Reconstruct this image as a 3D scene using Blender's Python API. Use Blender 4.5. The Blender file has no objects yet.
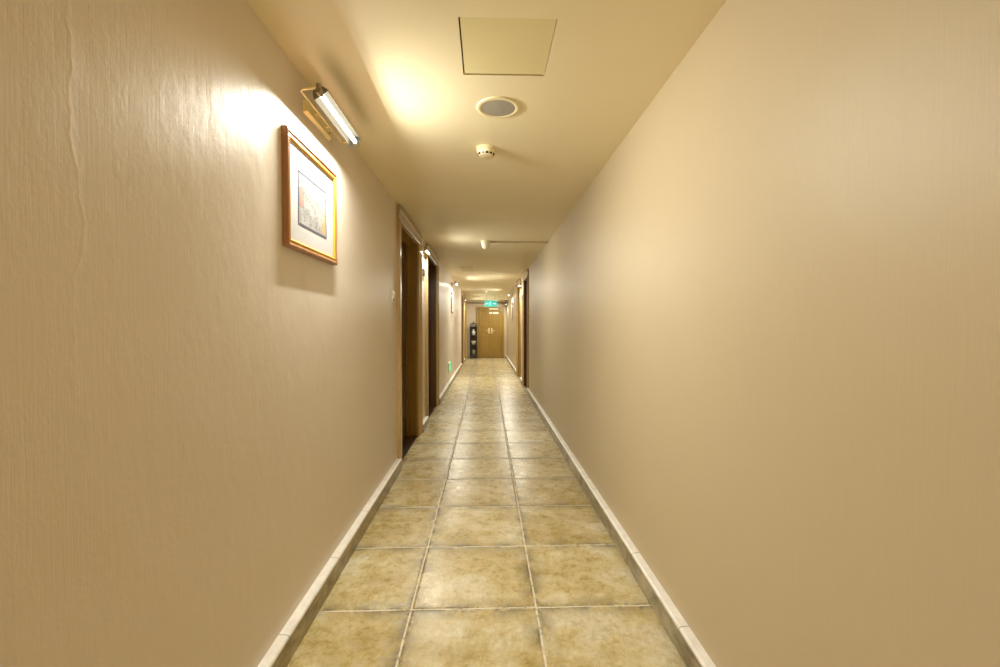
import bpy, bmesh, math, random
from mathutils import Vector, Matrix
random.seed(4)
sc = bpy.context.scene
col = sc.collection
PI = math.pi

# ------------------------------------------------------------------ camera
CAM_H = 1.364
cam_d = bpy.data.cameras.new('camera')
cam_d.sensor_width = 36.0
cam_d.lens = 16.0
cam_d.clip_start = 0.02
cam = bpy.data.objects.new('camera', cam_d)
col.objects.link(cam)
cam.location = (0, 0, CAM_H)
cam.rotation_euler = (PI / 2 - math.radians(1.095), 0, -math.radians(1.74))
sc.camera = cam

# ------------------------------------------------------------------ world, exposure
world = bpy.data.worlds.new('world')
sc.world = world
world.use_nodes = True
world.node_tree.nodes['Background'].inputs[0].default_value = (1.0, 0.9, 0.72, 1)
world.node_tree.nodes['Background'].inputs[1].default_value = 0.02
sc.view_settings.view_transform = 'Standard'
sc.view_settings.look = 'None'
sc.view_settings.gamma = 1.0
sc.view_settings.use_curve_mapping = False
sc.view_settings.exposure = 0.03
LAMP_COL = (1.0, 0.97, 0.83)
LAMP_W = 7.0          # emission strength of every lamp tube
BEAM_W = 10.0          # watts each full-size lamp's reflector throws into the corridor
BEAM_TILT = 50.0       # degrees below level
WASH_W = 27.0          # watts thrown down the wall over the picture
sc.cycles.max_bounces = 14
sc.cycles.diffuse_bounces = 10
sc.cycles.caustics_reflective = False
sc.cycles.caustics_refractive = False
sc.cycles.use_denoising = True
sc.cycles.sample_clamp_indirect = 6.0

# ------------------------------------------------------------------ materials
def new_mat(name):
    m = bpy.data.materials.new(name)
    m.use_nodes = True
    nt = m.node_tree
    return m, nt, nt.nodes['Principled BSDF']

def N(nt, t, **kw):
    n = nt.nodes.new(t)
    for k, v in kw.items():
        setattr(n, k, v)
    return n

def mth(nt, op, a, b=None, c=None, clamp=False):
    n = nt.nodes.new('ShaderNodeMath'); n.operation = op; n.use_clamp = clamp
    for i, v in enumerate((a, b, c)):
        if v is None: continue
        if isinstance(v, (int, float)): n.inputs[i].default_value = v if i == 0 or n.inputs[i].type == "VALUE" else (v, v, v, 1)
        else: nt.links.new(v, n.inputs[i])
    return n.outputs[0]

def noise(nt, vec, scale, detail=4, rough=0.55, vscale=None):
    if vscale:
        mp = N(nt, 'ShaderNodeMapping'); mp.inputs['Scale'].default_value = vscale
        nt.links.new(vec, mp.inputs[0]); vec = mp.outputs[0]
    n = N(nt, 'ShaderNodeTexNoise')
    n.inputs['Scale'].default_value = scale; n.inputs['Detail'].default_value = detail
    n.inputs['Roughness'].default_value = rough
    nt.links.new(vec, n.inputs['Vector'])
    return n.outputs['Fac']

def ramp(nt, fac, stops):
    r = N(nt, 'ShaderNodeValToRGB')
    e = r.color_ramp.elements
    while len(e) > 1: e.remove(e[-1])
    def c4(c): return (c, c, c, 1) if isinstance(c, (int, float)) else (*c, 1)
    e[0].position = stops[0][0]; e[0].color = c4(stops[0][1])
    for p, c in stops[1:]:
        k = e.new(p); k.color = c4(c)
    nt.links.new(fac, r.inputs[0])
    return r.outputs[0]

def mix(nt, fac, a, b, blend='MIX'):
    n = N(nt, 'ShaderNodeMix'); n.data_type = 'RGBA'; n.blend_type = blend
    for i, v in ((0, fac), (6, a), (7, b)):
        if isinstance(v, (int, float)): n.inputs[i].default_value = v if i == 0 or n.inputs[i].type == "VALUE" else (v, v, v, 1)
        elif isinstance(v, tuple): n.inputs[i].default_value = (*v, 1)
        else: nt.links.new(v, n.inputs[i])
    return n.outputs[2]

def bump(nt, bsdf, h, strength, dist, prev=None):
    b = N(nt, 'ShaderNodeBump'); b.inputs['Strength'].default_value = strength; b.inputs['Distance'].default_value = dist
    nt.links.new(h, b.inputs['Height'])
    if prev is not None: nt.links.new(prev, b.inputs['Normal'])
    nt.links.new(b.outputs[0], bsdf.inputs['Normal'])
    return b.outputs[0]

def objco(nt):
    return N(nt, 'ShaderNodeTexCoord').outputs['Object']

def simple(name, colr, rough=0.5, metal=0.0, spec=0.5, var=0.06, emit=None, es=0.0, vs=30):
    m, nt, b = new_mat(name)
    co = objco(nt)
    f = noise(nt, co, vs, 3)
    lo = tuple(max(0, c * (1 - var)) for c in colr); hi = tuple(min(1, c * (1 + var)) for c in colr)
    nt.links.new(ramp(nt, f, [(0.3, lo), (0.7, hi)]), b.inputs['Base Color'])
    b.inputs['Roughness'].default_value = rough
    b.inputs['Metallic'].default_value = metal
    b.inputs['Specular IOR Level'].default_value = spec
    if emit:
        b.inputs['Emission Color'].default_value = (*emit, 1); b.inputs['Emission Strength'].default_value = es
    return m

def wallpaper(name, colr, seam_y=None, lumps=1.0, rough=0.40):
    """vinyl wallpaper with fine upright ribs, a satin sheen and a few lumps"""
    m, nt, b = new_mat(name)
    co = objco(nt)
    big = noise(nt, co, 1.3, 3)
    fine = noise(nt, co, 1.0, 5, 0.6, (150, 150, 5))
    fine2 = noise(nt, co, 1.0, 3, 0.6, (420, 420, 14))
    c = mix(nt, 0.5, ramp(nt, big, [(0.3, tuple(x * 0.975 for x in colr)), (0.7, tuple(min(1, x * 1.02) for x in colr))]),
            ramp(nt, fine, [(0.25, tuple(x * 0.96 for x in colr)), (0.75, tuple(min(1, x * 1.03) for x in colr))]))
    nt.links.new(c, b.inputs['Base Color'])
    b.inputs['Roughness'].default_value = rough
    b.inputs['Specular IOR Level'].default_value = 0.45
    ribs = mth(nt, 'ADD', fine, mth(nt, 'MULTIPLY', fine2, 0.5))
    n1 = bump(nt, b, ribs, 0.22, 0.002)
    lump = noise(nt, co, 9.0, 5, 0.6, (1, 1, 0.6))
    lump = ramp(nt, lump, [(0.42, 0.0), (0.78, 1.0)])
    soft = noise(nt, co, 2.2, 2, 0.4)
    h = mth(nt, 'ADD', mth(nt, 'MULTIPLY', lump, 0.35 * lumps), mth(nt, 'MULTIPLY', soft, 1.6))
    if seam_y is not None:
        sep = N(nt, 'ShaderNodeSeparateXYZ'); nt.links.new(co, sep.inputs[0])
        wob = noise(nt, co, 2.2, 6, 0.5, (0.001, 0.001, 1))
        d = mth(nt, 'SUBTRACT', sep.outputs['Y'], mth(nt, 'MULTIPLY_ADD', wob, 0.22, seam_y - 0.11))
        d = mth(nt, 'ABSOLUTE', d)
        seam = ramp(nt, mth(nt, 'MULTIPLY', d, 60.0), [(0.0, 1.0), (0.5, 0.15), (1.0, 0.0)])
        zf = ramp(nt, mth(nt, 'MULTIPLY', sep.outputs['Z'], 0.4), [(0.50, 0.0), (0.60, 1.0)])
        seam = mth(nt, 'MULTIPLY', seam, zf)
        h = mth(nt, 'ADD', h, mth(nt, 'MULTIPLY', seam, 0.16))
    bump(nt, b, h, 0.40, 0.008, n1)
    return m

def wood(name, c1, c2, rough=0.35, axis='Z', scale=1.0):
    m, nt, b = new_mat(name)
    co = objco(nt)
    vs = {'Z': (22, 22, 1.2), 'Y': (22, 1.2, 22), 'X': (1.2, 22, 22)}[axis]
    f = noise(nt, co, scale, 6, 0.6, vs)
    nt.links.new(ramp(nt, f, [(0.3, c1), (0.5, tuple((a + b_) / 2 for a, b_ in zip(c1, c2))), (0.7, c2)]), b.inputs['Base Color'])
    b.inputs['Roughness'].default_value = rough
    bump(nt, b, f, 0.15, 0.002)
    return m

def floor_tiles():
    m, nt, b = new_mat('glazed_rustic_tiles')
    co = objco(nt)
    sep = N(nt, 'ShaderNodeSeparateXYZ'); nt.links.new(co, sep.inputs[0])
    wv = noise(nt, co, 7.0, 3)
    wob = mth(nt, 'MULTIPLY_ADD', wv, 0.010, -0.005)
    P = 0.6
    def cell(out, off):
        u = mth(nt, 'DIVIDE', mth(nt, 'SUBTRACT', mth(nt, 'ADD', out, wob), off), P)
        fl = mth(nt, 'FLOOR', u)
        fr = mth(nt, 'SUBTRACT', u, fl)
        e = mth(nt, 'MULTIPLY', mth(nt, 'MINIMUM', fr, mth(nt, 'SUBTRACT', 1.0, fr)), P)
        return fl, e
    fx, ex = cell(sep.outputs['X'], 0.238 - 1.2)
    fy, ey = cell(sep.outputs['Y'], 0.315 - 6.0)
    edge = mth(nt, 'MINIMUM', ex, ey)
    cb = N(nt, 'ShaderNodeCombineXYZ'); nt.links.new(fx, cb.inputs[0]); nt.links.new(fy, cb.inputs[1])
    wn = N(nt, 'ShaderNodeTexWhiteNoise'); wn.noise_dimensions = '3D'; nt.links.new(cb.outputs[0], wn.inputs['Vector'])
    # per-tile shifted coordinates
    vadd = N(nt, 'ShaderNodeVectorMath', operation='MULTIPLY_ADD')
    nt.links.new(wn.outputs['Color'], vadd.inputs[0]); vadd.inputs[1].default_value = (7, 7, 7)
    nt.links.new(co, vadd.inputs[2])
    tc = vadd.outputs[0]
    cloud = noise(nt, tc, 3.6, 8, 0.66)
    cloud2 = noise(nt, tc, 13.0, 8, 0.75, (1.0, 1.0, 1.0))
    body = ramp(nt, cloud, [(0.34, (0.42, 0.31, 0.10)), (0.45, (0.56, 0.45, 0.20)), (0.53, (0.68, 0.59, 0.34)), (0.62, (0.80, 0.76, 0.61))])
    b2 = ramp(nt, cloud2, [(0.34, (0.27, 0.20, 0.08)), (0.46, (0.58, 0.48, 0.26)), (0.6, (0.82, 0.78, 0.64))])
    body = mix(nt, 0.36, body, b2)
    tint = ramp(nt, wn.outputs['Value'], [(0.0, (0.80, 0.76, 0.66)), (1.0, (1.0, 1.0, 1.0))])
    body = mix(nt, 1.0, body, tint, 'MULTIPLY')
    fine = noise(nt, tc, 48.0, 6, 0.75, (1.0, 0.6, 1.0))
    body = mix(nt, 1.0, body, ramp(nt, fine, [(0.35, (0.80, 0.78, 0.72)), (0.6, (1.0, 1.0, 1.0))]), 'MULTIPLY')
    # worn dark rims
    rim = ramp(nt, mth(nt, 'MULTIPLY', edge, 10.0), [(0.05, 1.0), (0.35, 0.5), (0.9, 0.0)])
    rn = noise(nt, tc, 6.5, 9, 0.8)
    rn = ramp(nt, rn, [(0.45, 0.0), (0.54, 1.0)])
    body = mix(nt, mth(nt, 'MULTIPLY', mth(nt, 'MULTIPLY', rim, rn), 0.85), body, (0.13, 0.105, 0.055))
    speck = noise(nt, co, 60.0, 5, 0.7)
    sp = ramp(nt, speck, [(0.66, 0.0), (0.74, 0.6)])
    body = mix(nt, sp, body, (0.20, 0.155, 0.075))
    g = ramp(nt, mth(nt, 'MULTIPLY', edge, 100.0), [(0.34, 1.0), (0.52, 0.0)])
    gn = noise(nt, co, 22.0, 6, 0.7)
    gcol = ramp(nt, gn, [(0.34, (0.20, 0.16, 0.09)), (0.45, (0.66, 0.61, 0.49)), (0.7, (0.84, 0.80, 0.70))])
    nt.links.new(mix(nt, g, body, gcol), b.inputs['Base Color'])
    rg = ramp(nt, cloud2, [(0.3, 0.22), (0.7, 0.36)])
    nt.links.new(mix(nt, g, rg, 0.7), b.inputs['Roughness'])
    b.inputs['Specular IOR Level'].default_value = 0.5
    h = mth(nt, 'ADD', mth(nt, 'MULTIPLY', ramp(nt, mth(nt, 'MULTIPLY', edge, 60.0), [(0.2, 0.0), (0.9, 1.0)]), 1.0), mth(nt, 'MULTIPLY', cloud, 0.15))
    bump(nt, b, h, 0.40, 0.004)
    return m

def skirting_mat(name, front1, front2, top1, top2):
    """stone skirting: grimy veined face, paler dusty top and rounded nose"""
    m, nt, b = new_mat(name)
    co = objco(nt)
    sep = N(nt, 'ShaderNodeSeparateXYZ'); nt.links.new(co, sep.inputs[0])
    f = noise(nt, co, 7.0, 8, 0.7, (1, 1, 2.5))
    front = ramp(nt, f, [(0.36, front1), (0.62, front2)])
    top = ramp(nt, noise(nt, co, 14, 6, 0.7), [(0.3, top1), (0.65, top2)])
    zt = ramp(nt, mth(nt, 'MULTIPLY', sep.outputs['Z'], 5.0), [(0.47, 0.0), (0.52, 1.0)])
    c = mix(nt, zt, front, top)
    u = mth(nt, 'DIVIDE', mth(nt, 'SUBTRACT', sep.outputs['Y'], 1.80 - 6.0), 0.6)
    fr = mth(nt, 'FRACT', u)
    e = mth(nt, 'MINIMUM', fr, mth(nt, 'SUBTRACT', 1.0, fr))
    j = ramp(nt, mth(nt, 'MULTIPLY', e, 60.0), [(0.12, 0.75), (0.30, 0.0)])
    nt.links.new(mix(nt, j, c, (0.16, 0.12, 0.07)), b.inputs['Base Color'])
    b.inputs['Roughness'].default_value = 0.33
    bump(nt, b, f, 0.25, 0.002)
    return m

M = {}
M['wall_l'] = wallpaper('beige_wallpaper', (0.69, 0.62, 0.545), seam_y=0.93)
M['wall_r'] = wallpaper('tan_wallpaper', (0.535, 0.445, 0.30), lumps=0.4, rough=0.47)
M['wall_e'] = wallpaper('end_wallpaper', (0.60, 0.50, 0.38), lumps=0.3)
M['ceil'] = simple('cream_ceiling_paint', (0.84, 0.765, 0.55), 0.42, var=0.015, vs=2)
M['panel'] = simple('yellowed_cream_paint', (0.74, 0.67, 0.40), 0.5, var=0.02, vs=3)
M['void'] = simple('dark_gap', (0.06, 0.045, 0.025), 0.9)
M['floor'] = floor_tiles()
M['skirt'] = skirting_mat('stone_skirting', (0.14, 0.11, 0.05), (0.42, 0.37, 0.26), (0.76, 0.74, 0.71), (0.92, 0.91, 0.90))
M['leaf'] = wood('dark_stained_wood', (0.055, 0.024, 0.010), (0.14, 0.068, 0.026), 0.38)
M['redjamb'] = wood('red_brown_wood', (0.075, 0.022, 0.010), (0.15, 0.052, 0.022), 0.36)
M['jamb'] = wood('golden_brown_wood', (0.22, 0.125, 0.025), (0.36, 0.225, 0.055), 0.36)
M['casing'] = wood('honey_wood_trim', (0.36, 0.235, 0.09), (0.52, 0.37, 0.17), 0.28)
M['head'] = wood('greyed_wood_trim', (0.33, 0.235, 0.13), (0.46, 0.36, 0.22), 0.28, 'Y')
M['sill'] = wood('worn_dark_threshold', (0.035, 0.02, 0.01), (0.09, 0.05, 0.02), 0.4, 'Y')
M['oak'] = wood('yellow_oak_veneer', (0.25, 0.145, 0.020), (0.35, 0.215, 0.045), 0.33)
M['oakedge'] = wood('oak_frame', (0.30, 0.18, 0.035), (0.40, 0.26, 0.07), 0.35)
M['pale'] = wood('pale_wood_edge', (0.55, 0.44, 0.24), (0.66, 0.55, 0.33), 0.35)
M['brass'] = simple('pale_brass', (0.86, 0.76, 0.44), 0.30, 0.45)
M['steel'] = simple('dull_steel', (0.33, 0.29, 0.22), 0.35, 1.0)
M['refl'] = simple('brushed_grey_metal', (0.22, 0.20, 0.16), 0.45, 0.3)
M['frame_o'] = wood('reddish_brown_frame', (0.26, 0.115, 0.045), (0.42, 0.21, 0.09), 0.3)
M['frame_g'] = simple('orange_gilt', (0.80, 0.42, 0.06), 0.32, 0.35)
M['mat'] = simple('white_mount_board', (0.55, 0.56, 0.60), 0.7, var=0.01)
M['edge_blue'] = simple('blue_grey_ink', (0.10, 0.11, 0.17), 0.6)
M['ink'] = simple('grey_ink', (0.13, 0.12, 0.11), 0.6)  # shadow tone for the line above the print
M['pink'] = simple('faded_pink_wash', (0.40, 0.25, 0.23), 0.7)
M['ochre'] = simple('faded_ochre_wash', (0.48, 0.33, 0.17), 0.7)
M['white'] = simple('white_plastic', (0.80, 0.75, 0.60), 0.35, var=0.02)
M['ivory'] = simple('ivory_plastic', (0.78, 0.70, 0.46), 0.4, var=0.02)
M['mesh'] = simple('grey_speaker_mesh', (0.34, 0.32, 0.28), 0.6, vs=300, var=0.25)
M['black'] = simple('black_plastic', (0.02, 0.016, 0.012), 0.35)
M['bronze'] = simple('dark_bronze_plate', (0.014, 0.011, 0.009), 0.55, 0.0)
M['grey'] = simple('grey_trunking', (0.52, 0.45, 0.31), 0.5)
M['corn'] = simple('grey_brown_rail', (0.30, 0.23, 0.15), 0.4)  # shade of the cornice put into the rail's colour
M['ebony'] = wood('ebony_wood', (0.018, 0.012, 0.007), (0.05, 0.032, 0.018), 0.3)
M['china'] = simple('white_china', (0.80, 0.77, 0.68), 0.2, var=0.03)
M['celadon'] = simple('grey_green_glaze', (0.20, 0.22, 0.13), 0.2)
M['teal'] = simple('lit_teal_sign', (0.03, 0.45, 0.38), 0.4, emit=(0.04, 0.55, 0.58), es=0.40)
M['tealw'] = simple('lit_pale_symbol', (0.5, 0.9, 0.8), 0.4, emit=(0.30, 0.95, 0.85), es=0.55)
M['green'] = simple('lit_green_sign', (0.02, 0.42, 0.16), 0.4, emit=(0.06, 0.72, 0.28), es=0.65)
M['greenw'] = simple('lit_green_symbol', (0.4, 0.8, 0.5), 0.4, emit=(0.25, 0.9, 0.45), es=0.8)
def tube_mat():
    m, nt, b = new_mat('glowing_tube')
    b.inputs['Base Color'].default_value = (0.9, 0.9, 0.85, 1)
    b.inputs['Emission Color'].default_value = (*LAMP_COL, 1)
    b.inputs['Emission Strength'].default_value = LAMP_W
    return m
M['tube'] = tube_mat()

def print_mat():
    """faded antique chart: pale paper, thin grey engraved lines"""
    m, nt, b = new_mat('antique_chart_paper')
    co = objco(nt)
    pap = ramp(nt, noise(nt, co, 12, 4), [(0.3, (0.37, 0.38, 0.39)), (0.7, (0.46, 0.46, 0.48))])
    mp = N(nt, 'ShaderNodeMapping'); mp.inputs['Scale'].default_value = (1, 140, 45); nt.links.new(co, mp.inputs[0])
    v = N(nt, 'ShaderNodeTexVoronoi'); v.feature = 'DISTANCE_TO_EDGE'; v.inputs['Scale'].default_value = 1.0
    nt.links.new(mp.outputs[0], v.inputs['Vector'])
    ln = ramp(nt, v.outputs['Distance'], [(0.04, 0.9), (0.16, 0.0)])
    br = ramp(nt, noise(nt, co, 22, 3), [(0.38, 0.0), (0.55, 1.0)])
    c = mix(nt, mth(nt, 'MULTIPLY', ln, br), pap, (0.16, 0.15, 0.15))
    nt.links.new(c, b.inputs['Base Color']); b.inputs['Roughness'].default_value = 0.6
    return m
M['print'] = print_mat()

# ------------------------------------------------------------------ mesh helpers
def bm_box(bm, x0, x1, y0, y1, z0, z1, bev=0.0):
    vs = [bm.verts.new((x, y, z)) for x in (x0, x1) for y in (y0, y1) for z in (z0, z1)]
    fs = [(0, 1, 3, 2), (4, 6, 7, 5), (0, 4, 5, 1), (2, 3, 7, 6), (0, 2, 6, 4), (1, 5, 7, 3)]
    faces = [bm.faces.new([vs[i] for i in f]) for f in fs]
    if bev > 0:
        es = list({e for f in faces for e in f.edges})
        bmesh.ops.bevel(bm, geom=es, offset=bev, segments=2, affect='EDGES', profile=0.6)
    return bm

def bm_tube(bm, pts, r, seg=10, cap=True):
    pts = [Vector(p) for p in pts]
    rings = []
    n = len(pts)
    prev_u = None
    for i, p in enumerate(pts):
        if i == 0: t = pts[1] - pts[0]
        elif i == n - 1: t = pts[-1] - pts[-2]
        else: t = (pts[i + 1] - pts[i]).normalized() + (pts[i] - pts[i - 1]).normalized()
        t.normalize()
        if prev_u is None:
            u = t.orthogonal().normalized()
        else:
            u = (prev_u - t * prev_u.dot(t)).normalized()
        prev_u = u
        w = t.cross(u)
        rr = r[i] if isinstance(r, (list, tuple)) else r
        rings.append([bm.verts.new(p + (u * math.cos(2 * PI * k / seg) + w * math.sin(2 * PI * k / seg)) * rr) for k in range(seg)])
    for a, b in zip(rings, rings[1:]):
        for k in range(seg):
            bm.faces.new((a[k], a[(k + 1) % seg], b[(k + 1) % seg], b[k]))
    if cap:
        bm.faces.new(rings[0][::-1]); bm.faces.new(rings[-1])

def bm_lathe(bm, prof, c=(0, 0, 0), seg=40, axis='Z'):
    """prof: list of (r, h)."""
    rings = []
    for r, h in prof:
        ring = []
        for k in range(seg):
            a = 2 * PI * k / seg
            p = (r * math.cos(a), r * math.sin(a), h) if axis == 'Z' else (h, r * math.cos(a), r * math.sin(a))
            ring.append(bm.verts.new((c[0] + p[0], c[1] + p[1], c[2] + p[2])))
        rings.append(ring)
    for a, b in zip(rings, rings[1:]):
        for k in range(seg):
            bm.faces.new((a[k], a[(k + 1) % seg], b[(k + 1) % seg], b[k]))
    if prof[0][0] > 1e-5: bm.faces.new(rings[0][::-1])
    if prof[-1][0] > 1e-5: bm.faces.new(rings[-1])
    bmesh.ops.remove_doubles(bm, verts=[v for rg in rings for v in rg], dist=1e-6)

def bm_prism(bm, poly, y0, y1):
    """poly in (x, z), extruded along y."""
    a = [bm.verts.new((x, y0, z)) for x, z in poly]
    b = [bm.verts.new((x, y1, z)) for x, z in poly]
    n = len(poly)
    bm.faces.new(a); bm.faces.new(b[::-1])
    for i in range(n):
        bm.faces.new((a[i], b[i], b[(i + 1) % n], a[(i + 1) % n]))

def bm_plate(bm, poly, x0, x1):
    """poly in (y, z), extruded along x."""
    a = [bm.verts.new((x0, y, z)) for y, z in poly]
    b = [bm.verts.new((x1, y, z)) for y, z in poly]
    n = len(poly)
    bm.faces.new(a); bm.faces.new(b[::-1])
    for i in range(n):
        bm.faces.new((a[i], b[i], b[(i + 1) % n], a[(i + 1) % n]))

def bm_frame(bm, y0, y1, z0, z1, prof):
    """mitred rectangular moulding in the y-z plane; prof: (inset from outer edge, x)."""
    rings = []
    for ins, x in prof:
        rings.append([bm.verts.new((x, y, z)) for y, z in
                      ((y0 + ins, z0 + ins), (y1 - ins, z0 + ins), (y1 - ins, z1 - ins), (y0 + ins, z1 - ins))])
    n = len(rings)
    for i in range(n):
        a, b = rings[i], rings[(i + 1) % n]
        for k in range(4):
            bm.faces.new((a[k], a[(k + 1) % 4], b[(k + 1) % 4], b[k]))

def obj(name, bm, mat, parent=None, smooth=False, loc=None):
    bmesh.ops.recalc_face_normals(bm, faces=bm.faces)
    me = bpy.data.meshes.new(name)
    bm.to_mesh(me); bm.free()
    me.materials.append(mat if not isinstance(mat, str) else M[mat])
    if smooth:
        for p in me.polygons: p.use_smooth = True
        try: me.set_sharp_from_angle(angle=math.radians(40))
        except Exception: pass
    o = bpy.data.objects.new(name, me)
    col.objects.link(o)
    if parent is not None: o.parent = parent
    if loc is not None: o.location = loc
    return o

def BM(): return bmesh.new()
def box(*a, **k):
    bm = BM(); bm_box(bm, *a, **k); return bm

def tag(o, label, cat, group=None):
    o['label'] = label; o['category'] = cat
    if group: o['group'] = group
    return o

def thing(name, label, cat, loc, rz=0.0, group=None):
    o = bpy.data.objects.new(name, None)
    o.empty_display_size = 0.1
    col.objects.link(o)
    o.location = loc; o.rotation_euler = (0, 0, rz)
    return tag(o, label, cat, group)

def struct(o):
    o['kind'] = 'structure'; return o

def dup(root, loc, rz, label):
    r = root.copy(); col.objects.link(r)
    r.location = loc; r.rotation_euler = (0, 0, rz); r['label'] = label
    for ch in list(root.children):
        c = ch.copy(); col.objects.link(c); c.parent = r
        for g in list(ch.children):
            d = g.copy(); col.objects.link(d); d.parent = c
    return r

# ------------------------------------------------------------------ the setting
XW = 0.84; XB = 0.797; H = 2.50; Y0 = -3.2; YE = 18.40; T = 0.30; DH = 2.372
L_DOORS = [(4.33, 5.48), (6.27, 7.45), (14.80, 15.85), (16.90, 17.90)]
R_DOORS = [(8.95, 9.90), (10.85, 11.90)]

def make_wall(name, side, doors, mat):
    bm = BM()
    xa, xb = (-XW - T, -XW) if side < 0 else (XW, XW + T)
    edges = [Y0]
    for a, b in doors: edges += [a, b]
    edges.append(YE)
    for i in range(0, len(edges), 2):
        bm_box(bm, xa, xb, edges[i], edges[i + 1], 0, H)
    for a, b in doors:
        bm_box(bm, xa, xb, a, b, DH, H)
    return struct(obj(name, bm, mat))
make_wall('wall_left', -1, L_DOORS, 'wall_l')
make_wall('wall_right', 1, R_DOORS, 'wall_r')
struct(obj('wall_end', box(-XW - T, XW + T, YE, YE + 0.2, 0, H), 'wall_e'))
struct(obj('wall_back', box(-XW - T, XW + T, Y0 - 0.2, Y0, 0, H), 'wall_e'))
struct(obj('floor', box(-XW - T, XW + T, Y0 - 0.2, YE + 0.2, -0.15, 0), 'floor'))

# ceiling with a square opening for the hatch
HX0, HX1, HY0, HY1 = -0.104, 0.265, 1.665, 2.045
bm = BM()
CZ = H + 0.2
bm_box(bm, -XW - T, HX0, Y0 - 0.2, YE + 0.2, H, CZ)
bm_box(bm, HX1, XW + T, Y0 - 0.2, YE + 0.2, H, CZ)
bm_box(bm, HX0, HX1, Y0 - 0.2, HY0, H, CZ)
bm_box(bm, HX0, HX1, HY1, YE + 0.2, H, CZ)
bm_box(bm, HX0, HX1, HY0, HY1, H + 0.06, CZ)
struct(obj('ceiling', bm, 'ceil'))
# dropped bulkhead at the far end, and a rail coloured dark as cornice shadow
struct(obj('trim_1', box(-XW, XW, 17.10, YE, 2.335, H), 'ceil'))
bm = BM()
bm_prism(bm, [(0, 0), (0, 0.055), (-0.03, 0.055), (-0.03, 0.045), (-0.018, 0.03), (-0.018, 0.012), (-0.01, 0)], -XW, XW)
o = struct(obj('trim_2', bm, 'corn')); o.rotation_euler = (0, 0, PI / 2); o.location = (0, YE, 2.245)

# skirting: nosed stone tile strips between the doors
def skirting(name, side, spans):
    bm = BM()
    d = XW - XB
    for a, b in spans:
        p = [(0, 0), (d, 0), (d, 0.098), (d - 0.004, 0.106), (d - 0.010, 0.110), (0, 0.112)]
        poly = [((-XW + x) if side < 0 else (XW - x), z) for x, z in p]
        bm_prism(bm, poly, a, b)
    return struct(obj(name, bm, 'skirt'))
CW = 0.15
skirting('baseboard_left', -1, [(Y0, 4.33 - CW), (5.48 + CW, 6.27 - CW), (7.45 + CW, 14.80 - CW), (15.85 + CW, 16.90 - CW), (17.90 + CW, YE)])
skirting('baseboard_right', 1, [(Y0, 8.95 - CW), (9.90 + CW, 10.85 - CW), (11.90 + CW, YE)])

# ------------------------------------------------------------------ doors in the long walls
def side_door(name, side, y0, y1, jamb_mat='jamb', hinge_far=True):
    """local +x points into the corridor, y runs along the wall."""
    w = y1 - y0
    root = bpy.data.objects.new(name, None); col.objects.link(root); struct(root)
    if side < 0: root.location = (-XW, (y0 + y1) / 2, 0)
    else: root.location = (XW, (y0 + y1) / 2, 0); root.rotation_euler = (0, 0, PI)
    h = w / 2; top = DH; R = -0.14
    # jamb lining: two sides and the head, with a door stop
    bm = BM(); jt = 0.03
    for s in (-1, 1):
        ya, yb = sorted((s * h, s * (h - jt)))
        bm_box(bm, -0.28, 0.0, ya, yb, 0, top)
        ya, yb = sorted((s * (h - jt), s * (h - jt - 0.015)))
        bm_box(bm, R + 0.002, R + 0.04, ya, yb, 0, top - jt)
    bm_box(bm, -0.28, 0.0, -h + jt, h - jt, top - jt, top)
    bm_box(bm, R + 0.002, R + 0.04, -h + jt + 0.015, h - jt - 0.015, top - jt - 0.015, top - jt)
    obj('jamb', bm, jamb_mat, root)
    # casing boards, stepped moulding
    def side_prof(s):
        a = h - 0.012
        pr = [(0, a), (0.016, a), (0.020, a + 0.012), (0.020, a + 0.05), (0.028, a + 0.060), (0.028, a + 0.10),
              (0.036, a + 0.112), (0.036, a + CW), (0, a + CW)]
        return [(x, s * y) for x, y in pr]
    for s in (-1, 1):
        bm = BM()
        pr = side_prof(s)
        a = [bm.verts.new((x, y, 0)) for x, y in pr]; b = [bm.verts.new((x, y, top - 0.012)) for x, y in pr]
        bm.faces.new(a); bm.faces.new(b[::-1])
        for i in range(len(pr)): bm.faces.new((a[i], b[i], b[(i + 1) % len(pr)], a[(i + 1) % len(pr)]))
        obj('casing', bm, 'casing', root)
    bm = BM()
    z = top - 0.012
    bm_prism(bm, [(0, z), (0.016, z), (0.020, z + 0.01), (0.020, z + 0.035), (0.029, z + 0.042), (0.029, z + 0.068),
                  (0.037, z + 0.078), (0.037, z + 0.115), (0, z + 0.115)], -h - CW + 0.012, h + CW - 0.012)
    obj('casing_head', bm, 'head', root)
    # leaf with raised panels
    lf = obj('door_leaf', box(R - 0.04, R, -h + jt, h - jt, 0.012, top - jt - 0.002), 'leaf', root)
    bm = BM()
    for za, zb in ((0.22, 0.95), (1.12, 2.12)):
        for ya, yb in ((-h + jt + 0.11, -0.045), (0.045, h - jt - 0.11)):
            bm_frame(bm, ya, yb, za, zb, [(0, R), (0, R + 0.010), (0.012, R + 0.014), (0.03, R + 0.006), (0.03, R)])
            bm_box(bm, R, R + 0.008, ya + 0.06, yb - 0.06, za + 0.06, zb - 0.06)
    obj('panel_moulding', bm, 'leaf', lf)
    hy = (-1 if hinge_far else 1) * (h - jt - 0.06)
    bm = BM()
    bm_box(bm, R, R + 0.006, hy - 0.022, hy + 0.022, 0.93, 1.15)
    bm_tube(bm, [(R + 0.006, hy, 1.06), (R + 0.045, hy, 1.06), (R + 0.05, hy + (0.03 if hinge_far else -0.03), 1.06), (R + 0.05, hy + (0.12 if hinge_far else -0.12), 1.06)], 0.009)
    hd = obj('door_handle', bm, 'brass', lf)
    obj('threshold', box(-0.28, -0.004, -h + jt, h - jt, 0, 0.011), 'sill', root)
    return root
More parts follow.
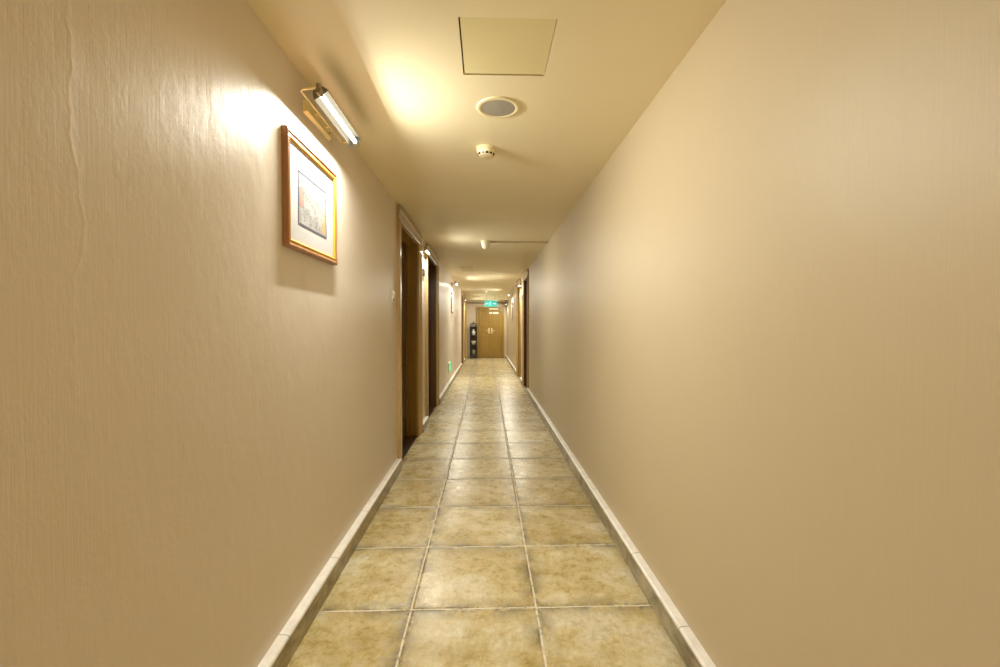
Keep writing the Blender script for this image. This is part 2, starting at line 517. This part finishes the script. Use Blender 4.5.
side_door('door_1', -1, *L_DOORS[0], 'jamb')
side_door('door_2', -1, *L_DOORS[1], 'leaf')
side_door('door_3', -1, *L_DOORS[2], 'redjamb')
side_door('door_4', -1, *L_DOORS[3], 'jamb')
side_door('door_5', 1, *R_DOORS[0], 'redjamb')
side_door('door_6', 1, *R_DOORS[1])

# end double door (built in the y-z plane, turned to face the camera)
root = bpy.data.objects.new('door_7', None); col.objects.link(root); struct(root)
root.location = (0.16, YE, 0); root.rotation_euler = (0, 0, -PI / 2)      # local +x -> world -y, local +y -> world +x
hw = 0.575; zt = 2.115
bm = BM()
bm_prof = [(0, 0), (0, 0.035), (0.012, 0.04), (0.045, 0.04), (0.055, 0.028), (0.055, 0)]
bm_frame(bm, -hw, hw, -0.055, zt, bm_prof)
for v in bm.verts: v.co.z = max(v.co.z, 0.0)
obj('door_frame', bm, 'oakedge', root)
for s in (-1, 1):
    ya, yb = sorted((s * 0.003, s * (hw - 0.055)))
    lf = obj('door_leaf', box(0, 0.03, ya, yb, 0.01, zt - 0.057), 'oak', root)
    bm = BM()
    for za, zb in ((0.15, 0.90), (1.28, 1.95)):
        bm_frame(bm, ya + 0.07, yb - 0.07, za, zb, [(0, 0.03), (0, 0.038), (0.014, 0.042), (0.028, 0.034), (0.028, 0.03)])
    obj('panel_moulding', bm, 'oak', lf)
    bm = BM()
    hy = s * 0.055
    bm_box(bm, 0.03, 0.036, hy - 0.025, hy + 0.025, 1.01, 1.24)
    bm_tube(bm, [(0.036, hy, 1.12), (0.075, hy, 1.12), (0.08, hy + s * 0.02, 1.12), (0.08, hy + s * 0.12, 1.12)], 0.010)
    h_ = obj('door_handle', bm, 'brass', lf)
    h_['label'] = 'brass lever handle'
    if s > 0:
        obj('closer', box(0.03, 0.075, ya - 0.06, yb - 0.19, 2.0, 2.05, bev=0.006), 'white', lf)['label'] = 'pale door closer'
        obj('notice', box(0.03, 0.034, ya - 0.045, yb - 0.18, 1.82, 1.90), 'white', lf)['label'] = 'white notice strip'
obj('edge_strip', box(0, 0.045, hw, hw + 0.04, 0, zt), 'pale', root)

# ------------------------------------------------------------------ picture lamps
LZ = 2.37
def picture_lamp(loc, rz, label, half=0.285, d=0.115):
    r = thing('picture_lamp', label, 'wall lamp', loc, rz, 'brass picture lamps along the corridor walls')
    # wall plate: shallow tapered box
    bm = BM()
    ph = half * 0.58
    a = [(0, -ph, -0.028), (0, ph, -0.028), (0, ph, 0.030), (0, -ph, 0.030)]
    b = [(0.018, -ph + 0.01, -0.020), (0.018, ph - 0.01, -0.020), (0.018, ph - 0.01, 0.022), (0.018, -ph + 0.01, 0.022)]
    va = [bm.verts.new(p) for p in a]; vb = [bm.verts.new(p) for p in b]
    bm.faces.new(va); bm.faces.new(vb[::-1])
    for i in range(4): bm.faces.new((va[i], va[(i + 1) % 4], vb[(i + 1) % 4], vb[i]))
    wp = obj('wall_plate', bm, 'brass', r)
    bm = BM(); bm_lathe(bm, [(0.0, 0.024), (0.005, 0.022), (0.006, 0.017)], (0, 0, 0), 12, 'X')
    for v in bm.verts: v.co.y += ph * 0.8
    obj('screw', bm, 'steel', wp)
    bx, bz = 0.037, 0.010
    for s in (-1, 1):
        bm = BM(); bm_tube(bm, [(0.014, s * ph * 0.42, 0.006), (0.030, s * ph * 0.42, 0.004), (bx, s * ph * 0.42, bz)], 0.006)
        obj('arm', bm, 'brass', r, smooth=True)
    # bent rod that carries the tube
    tz = 0.006
    pts = []
    def corner(p0, pc, p1, rad=0.02, n=5):
        p0, pc, p1 = Vector(p0), Vector(pc), Vector(p1)
        a_ = pc + (p0 - pc).normalized() * rad; b_ = pc + (p1 - pc).normalized() * rad
        return [tuple((1 - t) ** 2 * a_ + 2 * t * (1 - t) * pc + t * t * b_) for t in [k / (n - 1) for k in range(n)]]
    e0 = (d - 0.004, -half + 0.012, tz + 0.018); c0 = (bx, -half, bz); c1 = (bx, half, bz); e1 = (d - 0.004, half - 0.012, tz + 0.018)
    pts = [e0] + corner(e0, c0, c1) + corner(c0, c1, e1) + [e1]
    bm = BM(); bm_tube(bm, pts, 0.0055)
    obj('carrier_rod', bm, 'brass', r, smooth=True)
    # curved reflector with closed ends, open downwards and outwards
    tl = half - 0.022
    k = d / 0.115
    prof = [(-0.024, -0.031), (-0.028, -0.022), (-0.032, -0.008), (-0.030, 0.009), (-0.022, 0.022), (-0.008, 0.029),
            (0.008, 0.029), (0.020, 0.024), (0.031, 0.017), (0.034, 0.009)]
    prof = [(x * k, z * k) for x, z in prof]
    t_ = 0.0016
    inner = []
    for i, (x, z) in enumerate(prof):
        p = prof[max(i - 1, 0)]; q = prof[min(i + 1, len(prof) - 1)]
        tx, tzz = q[0] - p[0], q[1] - p[1]; ln = math.hypot(tx, tzz)
        inner.append((x + tzz / ln * t_, z - tx / ln * t_))
    loop = [(d + x, tz + z) for x, z in prof] + [(d + x, tz + z) for x, z in inner[::-1]]
    bm = BM(); bm_prism(bm, loop, -tl, tl)
    for s in (-1, 1):
        bm_prism(bm, [(d + x, tz + z) for x, z in prof], *sorted((s * tl, s * (tl + 0.002))))
    obj('reflector', bm, 'refl', r)
    bm = BM(); bm_tube(bm, [(d, -tl + 0.012, tz), (d, tl - 0.012, tz)], 0.0105, 12)
    obj('tube', bm, 'tube', r, smooth=True)
    # light thrown by the lamp: strips along the open side of the tube, one outward, one down the wall
    for nm, watts, tilt in (('beam', BEAM_W, BEAM_TILT), ('wash', WASH_W, 58.0)):
        ld = bpy.data.lights.new(nm, 'AREA'); ld.shape = 'RECTANGLE'
        ld.size = 2 * tl - 0.03; ld.size_y = 0.016; ld.color = LAMP_COL
        ld.energy = watts * (1.0 if half > 0.25 else 0.6)
        lo = bpy.data.objects.new(nm, ld); col.objects.link(lo); lo.parent = r
        a = math.radians(tilt)
        lo.location = (d + 0.0125 * math.cos(a), 0, tz - 0.0125 * math.sin(a))
        # local -z is the beam direction, local x lies along the tube
        zx = Vector((-math.cos(a), 0, math.sin(a))); xx = Vector((0, 1, 0)); yy = zx.cross(xx)
        lo.rotation_euler = Matrix((xx, yy, zx)).transposed().to_euler()
    for s in (-1, 1):
        bm = BM()
        bm_tube(bm, [(d, s * (tl - 0.012), tz), (d, s * (tl - 0.001), tz), (d, s * (tl + 0.004), tz), (d, s * (tl + 0.018), tz), (d, s * (tl + 0.024), tz)],
                [0.0115, 0.0115, 0.017, 0.017, 0.011], 14)
        bm_tube(bm, [(d - 0.002, s * (tl + 0.011), tz + 0.012), (d - 0.002, s * (tl + 0.011), tz + 0.034)], 0.011, 12)
        obj('end_cap', bm, 'steel', r, smooth=True)
    return r
lamp0 = picture_lamp((-XW, 2.245, LZ), 0, 'brass picture lamp with glowing tube above the nearest framed chart')
lamp_s = picture_lamp((-XW, 5.87, 2.315), 0, 'small lit brass lamp between the two nearer left-hand doors', 0.19, 0.065)
dup(lamp0, (-XW, 10.80, 2.35), 0, 'lit brass lamp over the second framed chart on the left wall')
dup(lamp_s, (-XW, 16.35, 2.27), 0, 'lit lamp at the far end of the left wall, past the red-brown doorway')
dup(lamp_s, (XW, 10.38, 2.28), PI, 'small lit lamp between the two doorways on the right wall')
dup(lamp0, (XW, 14.40, 2.33), PI, 'lit brass lamp over the framed chart on the right wall')
dup(lamp_s, (XW, 17.45, 2.17), PI, 'lit lamp on the right wall beside the wooden double door')
dup(lamp0, (-XW, -1.9, LZ), 0, 'picture lamp on the left wall behind the viewer')  # extra lamp out of view, added to brighten the near walls

# ------------------------------------------------------------------ framed charts
def framed_picture(loc, rz, label):
    W, HH = 0.608, 0.492
    r = thing('framed_picture', label, 'picture', loc, rz, 'framed charts hung along the corridor')
    w, h = W / 2, HH / 2
    bm = BM()
    bm_frame(bm, -w, w, -h, h, [(0, 0.001), (0, 0.020), (0.004, 0.025), (0.010, 0.026), (0.016, 0.022), (0.026, 0.021), (0.026, 0.001)])
    obj('frame', bm, 'frame_o', r)
    bm = BM()
    bm_frame(bm, -w + 0.0262, w - 0.0262, -h + 0.0262, h - 0.0262, [(0, 0.001), (0, 0.021), (0.004, 0.0225), (0.011, 0.016), (0.011, 0.001)])
    obj('slip', bm, 'frame_g', r)['label'] = 'gilt inner slip of the frame'
    mt = obj('mount', box(0.001, 0.012, -w + 0.038, w - 0.038, -h + 0.038, h - 0.038), 'mat', r)
    obj('mount_line', box(0.012, 0.0124, -0.185, 0.175, 0.128, 0.1305), 'ink', mt)  # dark strip painted as the shadow along the mount's cut edge
    pr = obj('print', box(0.012, 0.0126, -0.172, 0.166, -0.124, 0.108), 'print', r)
    pr['label'] = 'small faded chart with a blue-grey border'
    bm = BM()
    bm_frame(bm, -0.176, 0.170, -0.128, 0.112, [(0, 0.012), (0, 0.0132), (0.009, 0.0132), (0.009, 0.012)])
    obj('border', bm, 'edge_blue', pr)
    bm = BM()
    bm_frame(bm, -0.163, -0.118, -0.045, 0.035, [(0, 0.0126), (0, 0.013), (0.003, 0.013), (0.003, 0.0126)])
    bm_box(bm, 0.0126, 0.0128, -0.158, -0.123, -0.040, 0.030)
    obj('title_panel', bm, 'pink', pr)
    bm = BM(); bm_plate(bm, [(0.10, -0.11), (0.15, -0.115), (0.158, -0.02), (0.14, 0.0), (0.13, -0.05), (0.105, -0.07)], 0.0126, 0.0128)
    obj('wash', bm, 'ochre', pr)
    return r
pic0 = framed_picture((-XW, 2.166, 1.937), 0, 'nearest framed chart, white mount in a brown and gilt frame, on the left wall')
dup(pic0, (-XW, 10.80, 1.90), 0, 'second framed chart on the left wall, seen nearly edge-on above the green patch')
dup(pic0, (XW, 14.40, 1.83), PI, 'framed chart far down the right wall, seen nearly edge-on')

# ------------------------------------------------------------------ number plaques and door buttons
def plaque(loc, rz, label):
    r = thing('door_plaque', label, 'sign', loc, rz, 'dark plaques beneath the small lamps')
    bm = BM(); bm_box(bm, 0, 0.012, -0.15, 0.15, -0.045, 0.045, bev=0.003)
    obj('plate', bm, 'bronze', r)
    bm = BM(); bm_frame(bm, -0.143, 0.143, -0.038, 0.038, [(0, 0.012), (0, 0.0145), (0.003, 0.0145), (0.003, 0.012)])
    obj('rim', bm, 'bronze', r)
    return r
p0 = plaque((-XW, 5.875, 2.06), 0, 'dark plaque beneath the small lamp between the nearer left-hand doors')
dup(p0, (XW, 10.38, 2.01), PI, 'dark plaque beneath the small lamp between the right-hand doorways')

def bell(loc, rz, label):
    r = thing('doorbell_plate', label, 'doorbell', loc, rz, 'doorbell plates beside the doors')
    obj('plate', box(0, 0.010, -0.045, 0.045, -0.055, 0.055, bev=0.003), 'white', r)
    obj('button', box(0.010, 0.018, -0.018, 0.018, 0.005, 0.038, bev=0.003), 'white', r)
    obj('card_slot', box(0.010, 0.014, -0.03, 0.03, -0.046, -0.022, bev=0.002), 'black', r)['label'] = 'black slot'
    obj('lens', box(0.010, 0.013, -0.012, 0.012, 0.042, 0.051, bev=0.001), 'black', r)
    return r
b0 = bell((-XW, 4.01, 1.625), 0, 'white doorbell plate left of the nearest left-hand door')
dup(b0, (-XW, 7.72, 1.55), 0, 'small doorbell plate beyond the second left-hand door')
dup(b0, (XW, 8.62, 1.575), PI, 'small doorbell plate before the first right-hand doorway')

# ------------------------------------------------------------------ green floor-level exit light on the left wall
def running_figure(bm, x0, x1, cy, cz, s):
    """walking pictogram"""
    def poly(p): bm_plate(bm, [(cy + a * s, cz + b * s) for a, b in p], x0, x1)
    poly([(0.02 + 0.1 * math.cos(t * PI / 5), 0.42 + 0.1 * math.sin(t * PI / 5)) for t in range(10)])
    poly([(-0.10, 0.28), (0.08, 0.30), (0.02, -0.05), (-0.16, -0.02)])
    poly([(0.08, 0.30), (0.30, 0.12), (0.26, 0.06), (0.04, 0.20)])
    poly([(-0.10, 0.28), (-0.34, 0.16), (-0.32, 0.08), (-0.08, 0.18)])
    poly([(0.02, -0.05), (0.24, -0.22), (0.18, -0.50), (0.08, -0.50), (0.12, -0.26), (-0.08, -0.06)])
    poly([(-0.16, -0.02), (-0.04, -0.06), (-0.14, -0.34), (-0.40, -0.40), (-0.40, -0.30), (-0.22, -0.26)])
def arrow(bm, x0, x1, cy, cz, s, dirn=1):
    pts = [(-0.4, 0.09), (0.05, 0.09), (0.05, 0.26), (0.42, 0), (0.05, -0.26), (0.05, -0.09), (-0.4, -0.09)]
    bm_plate(bm, [(cy + dirn * a * s, cz + b * s) for a, b in pts], x0, x1)
r = thing('exit_light', 'green glowing exit light low on the left wall above the skirting', 'sign', (-XW, 9.97, 0.424))
obj('housing', box(0, 0.022, -0.25, 0.25, -0.105, 0.105, bev=0.006), 'white', r)
obj('face', box(0.022, 0.026, -0.242, 0.242, -0.097, 0.097), 'green', r)
bm = BM(); running_figure(bm, 0.026, 0.0275, -0.08, 0.0, 0.13); arrow(bm, 0.026, 0.0275, 0.08, 0.0, 0.15)
obj('symbol', bm, 'greenw', r)

# hanging exit sign at the far end
r = thing('exit_sign', 'small glowing teal exit sign hanging above the wooden double door', 'sign', (0.165, 17.0, 2.18), -PI / 2)
obj('housing', box(-0.03, 0.0, -0.235, 0.235, -0.12, 0.12, bev=0.006), 'teal', r)
bm = BM(); running_figure(bm, 0.0, 0.002, -0.02, 0.0, 0.17); arrow(bm, 0.0, 0.002, 0.14, 0.0, 0.15); arrow(bm, 0.0, 0.002, -0.15, 0.0, 0.13, -1)
obj('symbol', bm, 'tealw', r)
for s in (-1, 1):
    bm = BM(); bm_tube(bm, [(-0.015, s * 0.16, 0.118), (-0.015, s * 0.16, H - 2.18)], 0.005)
    bm_lathe(bm, [(0.018, H - 2.18 - 0.012), (0.018, H - 2.18)], (-0.015, s * 0.16, 0), 16)
    obj('hanger', bm, 'steel', r)

# ------------------------------------------------------------------ ceiling fittings
r = thing('ceiling_hatch', 'square cream access hatch set in the ceiling nearest the camera', 'hatch', ((HX0 + HX1) / 2, (HY0 + HY1) / 2, H))
hx, hy = (HX1 - HX0) / 2, (HY1 - HY0) / 2
bm = BM(); bm_box(bm, -hx + 0.006, hx - 0.003, -hy + 0.002, hy - 0.011, 0.0015, 0.03)
obj('panel', bm, 'panel', r)
bm = BM(); bm_frame(bm, 0, 1, 0, 1, [(0, 0), (0, 1), (0.1, 1), (0.1, 0)]); bm.free()
bm = BM()
for a in ((-hx, -hx + 0.006, -hy, hy), (hx - 0.003, hx, -hy, hy), (-hx, hx, hy - 0.011, hy), (-hx, hx, -hy, -hy + 0.002)):
    bm_box(bm, a[0], a[1], a[2], a[3], 0.012, 0.05)
obj('gap_lining', bm, 'void', r)

r = thing('ceiling_speaker', 'round ceiling speaker with grey mesh between hatch and smoke detector', 'speaker', (0.063, 2.345, H))
bm = BM(); bm_lathe(bm, [(0.087, -0.0035), (0.092, -0.006), (0.104, -0.0065), (0.113, -0.004), (0.115, 0.0), (0.087, 0.0)], seg=64)
obj('ring', bm, 'ivory', r, smooth=True)
bm = BM(); bm_lathe(bm, [(0.0, -0.0055), (0.05, -0.005), (0.088, -0.0042), (0.088, 0.0)], seg=64)
obj('grille', bm, 'mesh', r, smooth=True)['label'] = 'grey mesh grille'

def smoke(loc, label):
    r = thing('smoke_detector', label, 'smoke detector', loc, 0, 'smoke detectors on the ceiling')
    bm = BM(); bm_lathe(bm, [(0.062, 0.0), (0.062, -0.012), (0.058, -0.014)], seg=40)
    obj('mount', bm, 'ivory', r, smooth=True)
    bm = BM(); bm_lathe(bm, [(0.056, -0.012), (0.056, -0.034), (0.050, -0.046), (0.046, -0.052), (0.030, -0.056), (0.0, -0.057)], seg=40)
    hd = obj('head', bm, 'ivory', r, smooth=True)
    bm = BM()
    for k in range(12):
        a = 2 * PI * k / 12 + 0.13
        c, s = math.cos(a), math.sin(a)
        rr = 0.0512
        p = [Vector((rr * c, rr * s, -0.043)) + Vector((-s, c, 0)) * dx + Vector((c * 0.3, s * 0.3, 0.95)) * dz for dx, dz in
             ((-0.0085, -0.006), (0.0085, -0.006), (0.0085, 0.006), (-0.0085, 0.006))]
        out = Vector((c, s, -0.4)).normalized() * 0.002
        va = [bm.verts.new(q - out) for q in p]; vb = [bm.verts.new(q + out) for q in p]
        bm.faces.new(va); bm.faces.new(vb[::-1])
        for i in range(4): bm.faces.new((va[i], va[(i + 1) % 4], vb[(i + 1) % 4], vb[i]))
    obj('vent_slots', bm, 'black', hd)
    return r
s0 = smoke((-0.003, 2.88, H), 'ivory smoke detector on the ceiling just beyond the round speaker')
dup(s0, (-0.03, 15.2, H), 0, 'tiny far smoke detector on the ceiling just before the exit sign')

r = thing('motion_sensor', 'cup-shaped ceiling sensor at the end of thin trunking', 'sensor', (-0.01, 6.05, H))
bm = BM(); bm_lathe(bm, [(0.058, 0.0), (0.060, -0.03), (0.056, -0.06), (0.044, -0.088), (0.025, -0.102), (0.0, -0.105)], seg=32)
obj('body', bm, 'white', r, smooth=True)
bm = BM(); bm_lathe(bm, [(0.066, 0.0), (0.066, -0.012), (0.060, -0.014)], seg=32)
obj('collar', bm, 'white', r, smooth=True)
r = thing('cable_trunking', 'thin cable trunking across the ceiling from the cup-shaped sensor to the right wall', 'trunking', (0, 6.05, H))
obj('channel', box(0.05, XW, -0.014, 0.014, -0.022, 0.0, bev=0.003), 'grey', r)
obj('clip', box(0.40, 0.425, -0.018, 0.018, -0.025, 0.0, bev=0.002), 'grey', r)

r = thing('ceiling_panel', 'small flush cream ceiling panel left of centre beyond the sensor', 'hatch', (-0.39, 9.05, H))
obj('panel', box(-0.12, 0.12, -0.30, 0.30, -0.006, 0.0, bev=0.002), 'panel', r)
bm = BM()
for s in (-1, 1): bm_box(bm, -0.125, 0.125, min(s * 0.30, s * 0.312), max(s * 0.30, s * 0.312), -0.004, 0.0)
obj('seam', bm, 'grey', r)

# ------------------------------------------------------------------ display stand by the double door
r = thing('display_stand', 'narrow black display stand with shelves left of the wooden double door', 'shelf', (-0.53, 18.22, 0))
W, D = 0.15, 0.13
obj('base', box(-W, W, -D, D, 0, 0.14, bev=0.008), 'ebony', r)
for sx in (-1, 1):
    for sy in (-1, 1):
        x, y = sx * (W - 0.012), sy * (D - 0.012)
        obj('post', box(x - 0.011, x + 0.011, y - 0.011, y + 0.011, 0.14, 1.32), 'ebony', r)
for z in (0.54, 0.92, 1.27):
    obj('shelf', box(-W, W, -D, D, z, z + 0.025, bev=0.003), 'ebony', r)
obj('back_panel', box(-W + 0.02, W - 0.02, D - 0.016, D - 0.006, 0.14, 1.27), 'ebony', r)
bm = BM()
pts = [(-0.14, D - 0.02, 1.29)] + [(-0.14 * math.cos(t * PI / 10), D - 0.02, 1.32 + 0.11 * math.sin(t * PI / 10)) for t in range(11)] + [(0.14, D - 0.02, 1.29)]
bm_tube(bm, pts, 0.014)
bm_tube(bm, [(-0.09, D - 0.02, 1.30), (0, D - 0.02, 1.42), (0.09, D - 0.02, 1.30)], 0.011)
bm_lathe(bm, [(0.010, 1.42), (0.016, 1.45), (0.024, 1.475), (0.014, 1.495), (0.0, 1.51)], (0, D - 0.02, 0), 16)
obj('crest', bm, 'ebony', r, smooth=True)
def pot(name, label, cat, prof, z, mat, dx=0.0):
    bm = BM(); bm_lathe(bm, prof, seg=32)
    o = obj(name, bm, mat, None, True, (-0.53 + dx, 18.19, z)); tag(o, label, cat); return o
pot('vase', 'white china vase on the upper shelf of the black stand', 'vase',
    [(0.035, 0), (0.055, 0.03), (0.075, 0.09), (0.070, 0.14), (0.035, 0.19), (0.026, 0.22), (0.038, 0.25), (0.034, 0.25), (0.022, 0.22), (0.0, 0.20)], 0.945, 'china')
pot('bowl', 'white china bowl on the middle shelf of the black stand', 'bowl',
    [(0.035, 0), (0.04, 0.015), (0.075, 0.06), (0.095, 0.12), (0.100, 0.145), (0.094, 0.145), (0.07, 0.07), (0.0, 0.03)], 0.565, 'china')
pot('jar', 'dull grey-green jar on the bottom shelf of the black stand', 'jar',
    [(0.05, 0), (0.075, 0.05), (0.08, 0.12), (0.06, 0.18), (0.05, 0.20), (0.055, 0.215), (0.05, 0.215), (0.045, 0.19), (0.0, 0.15)], 0.14, 'celadon')
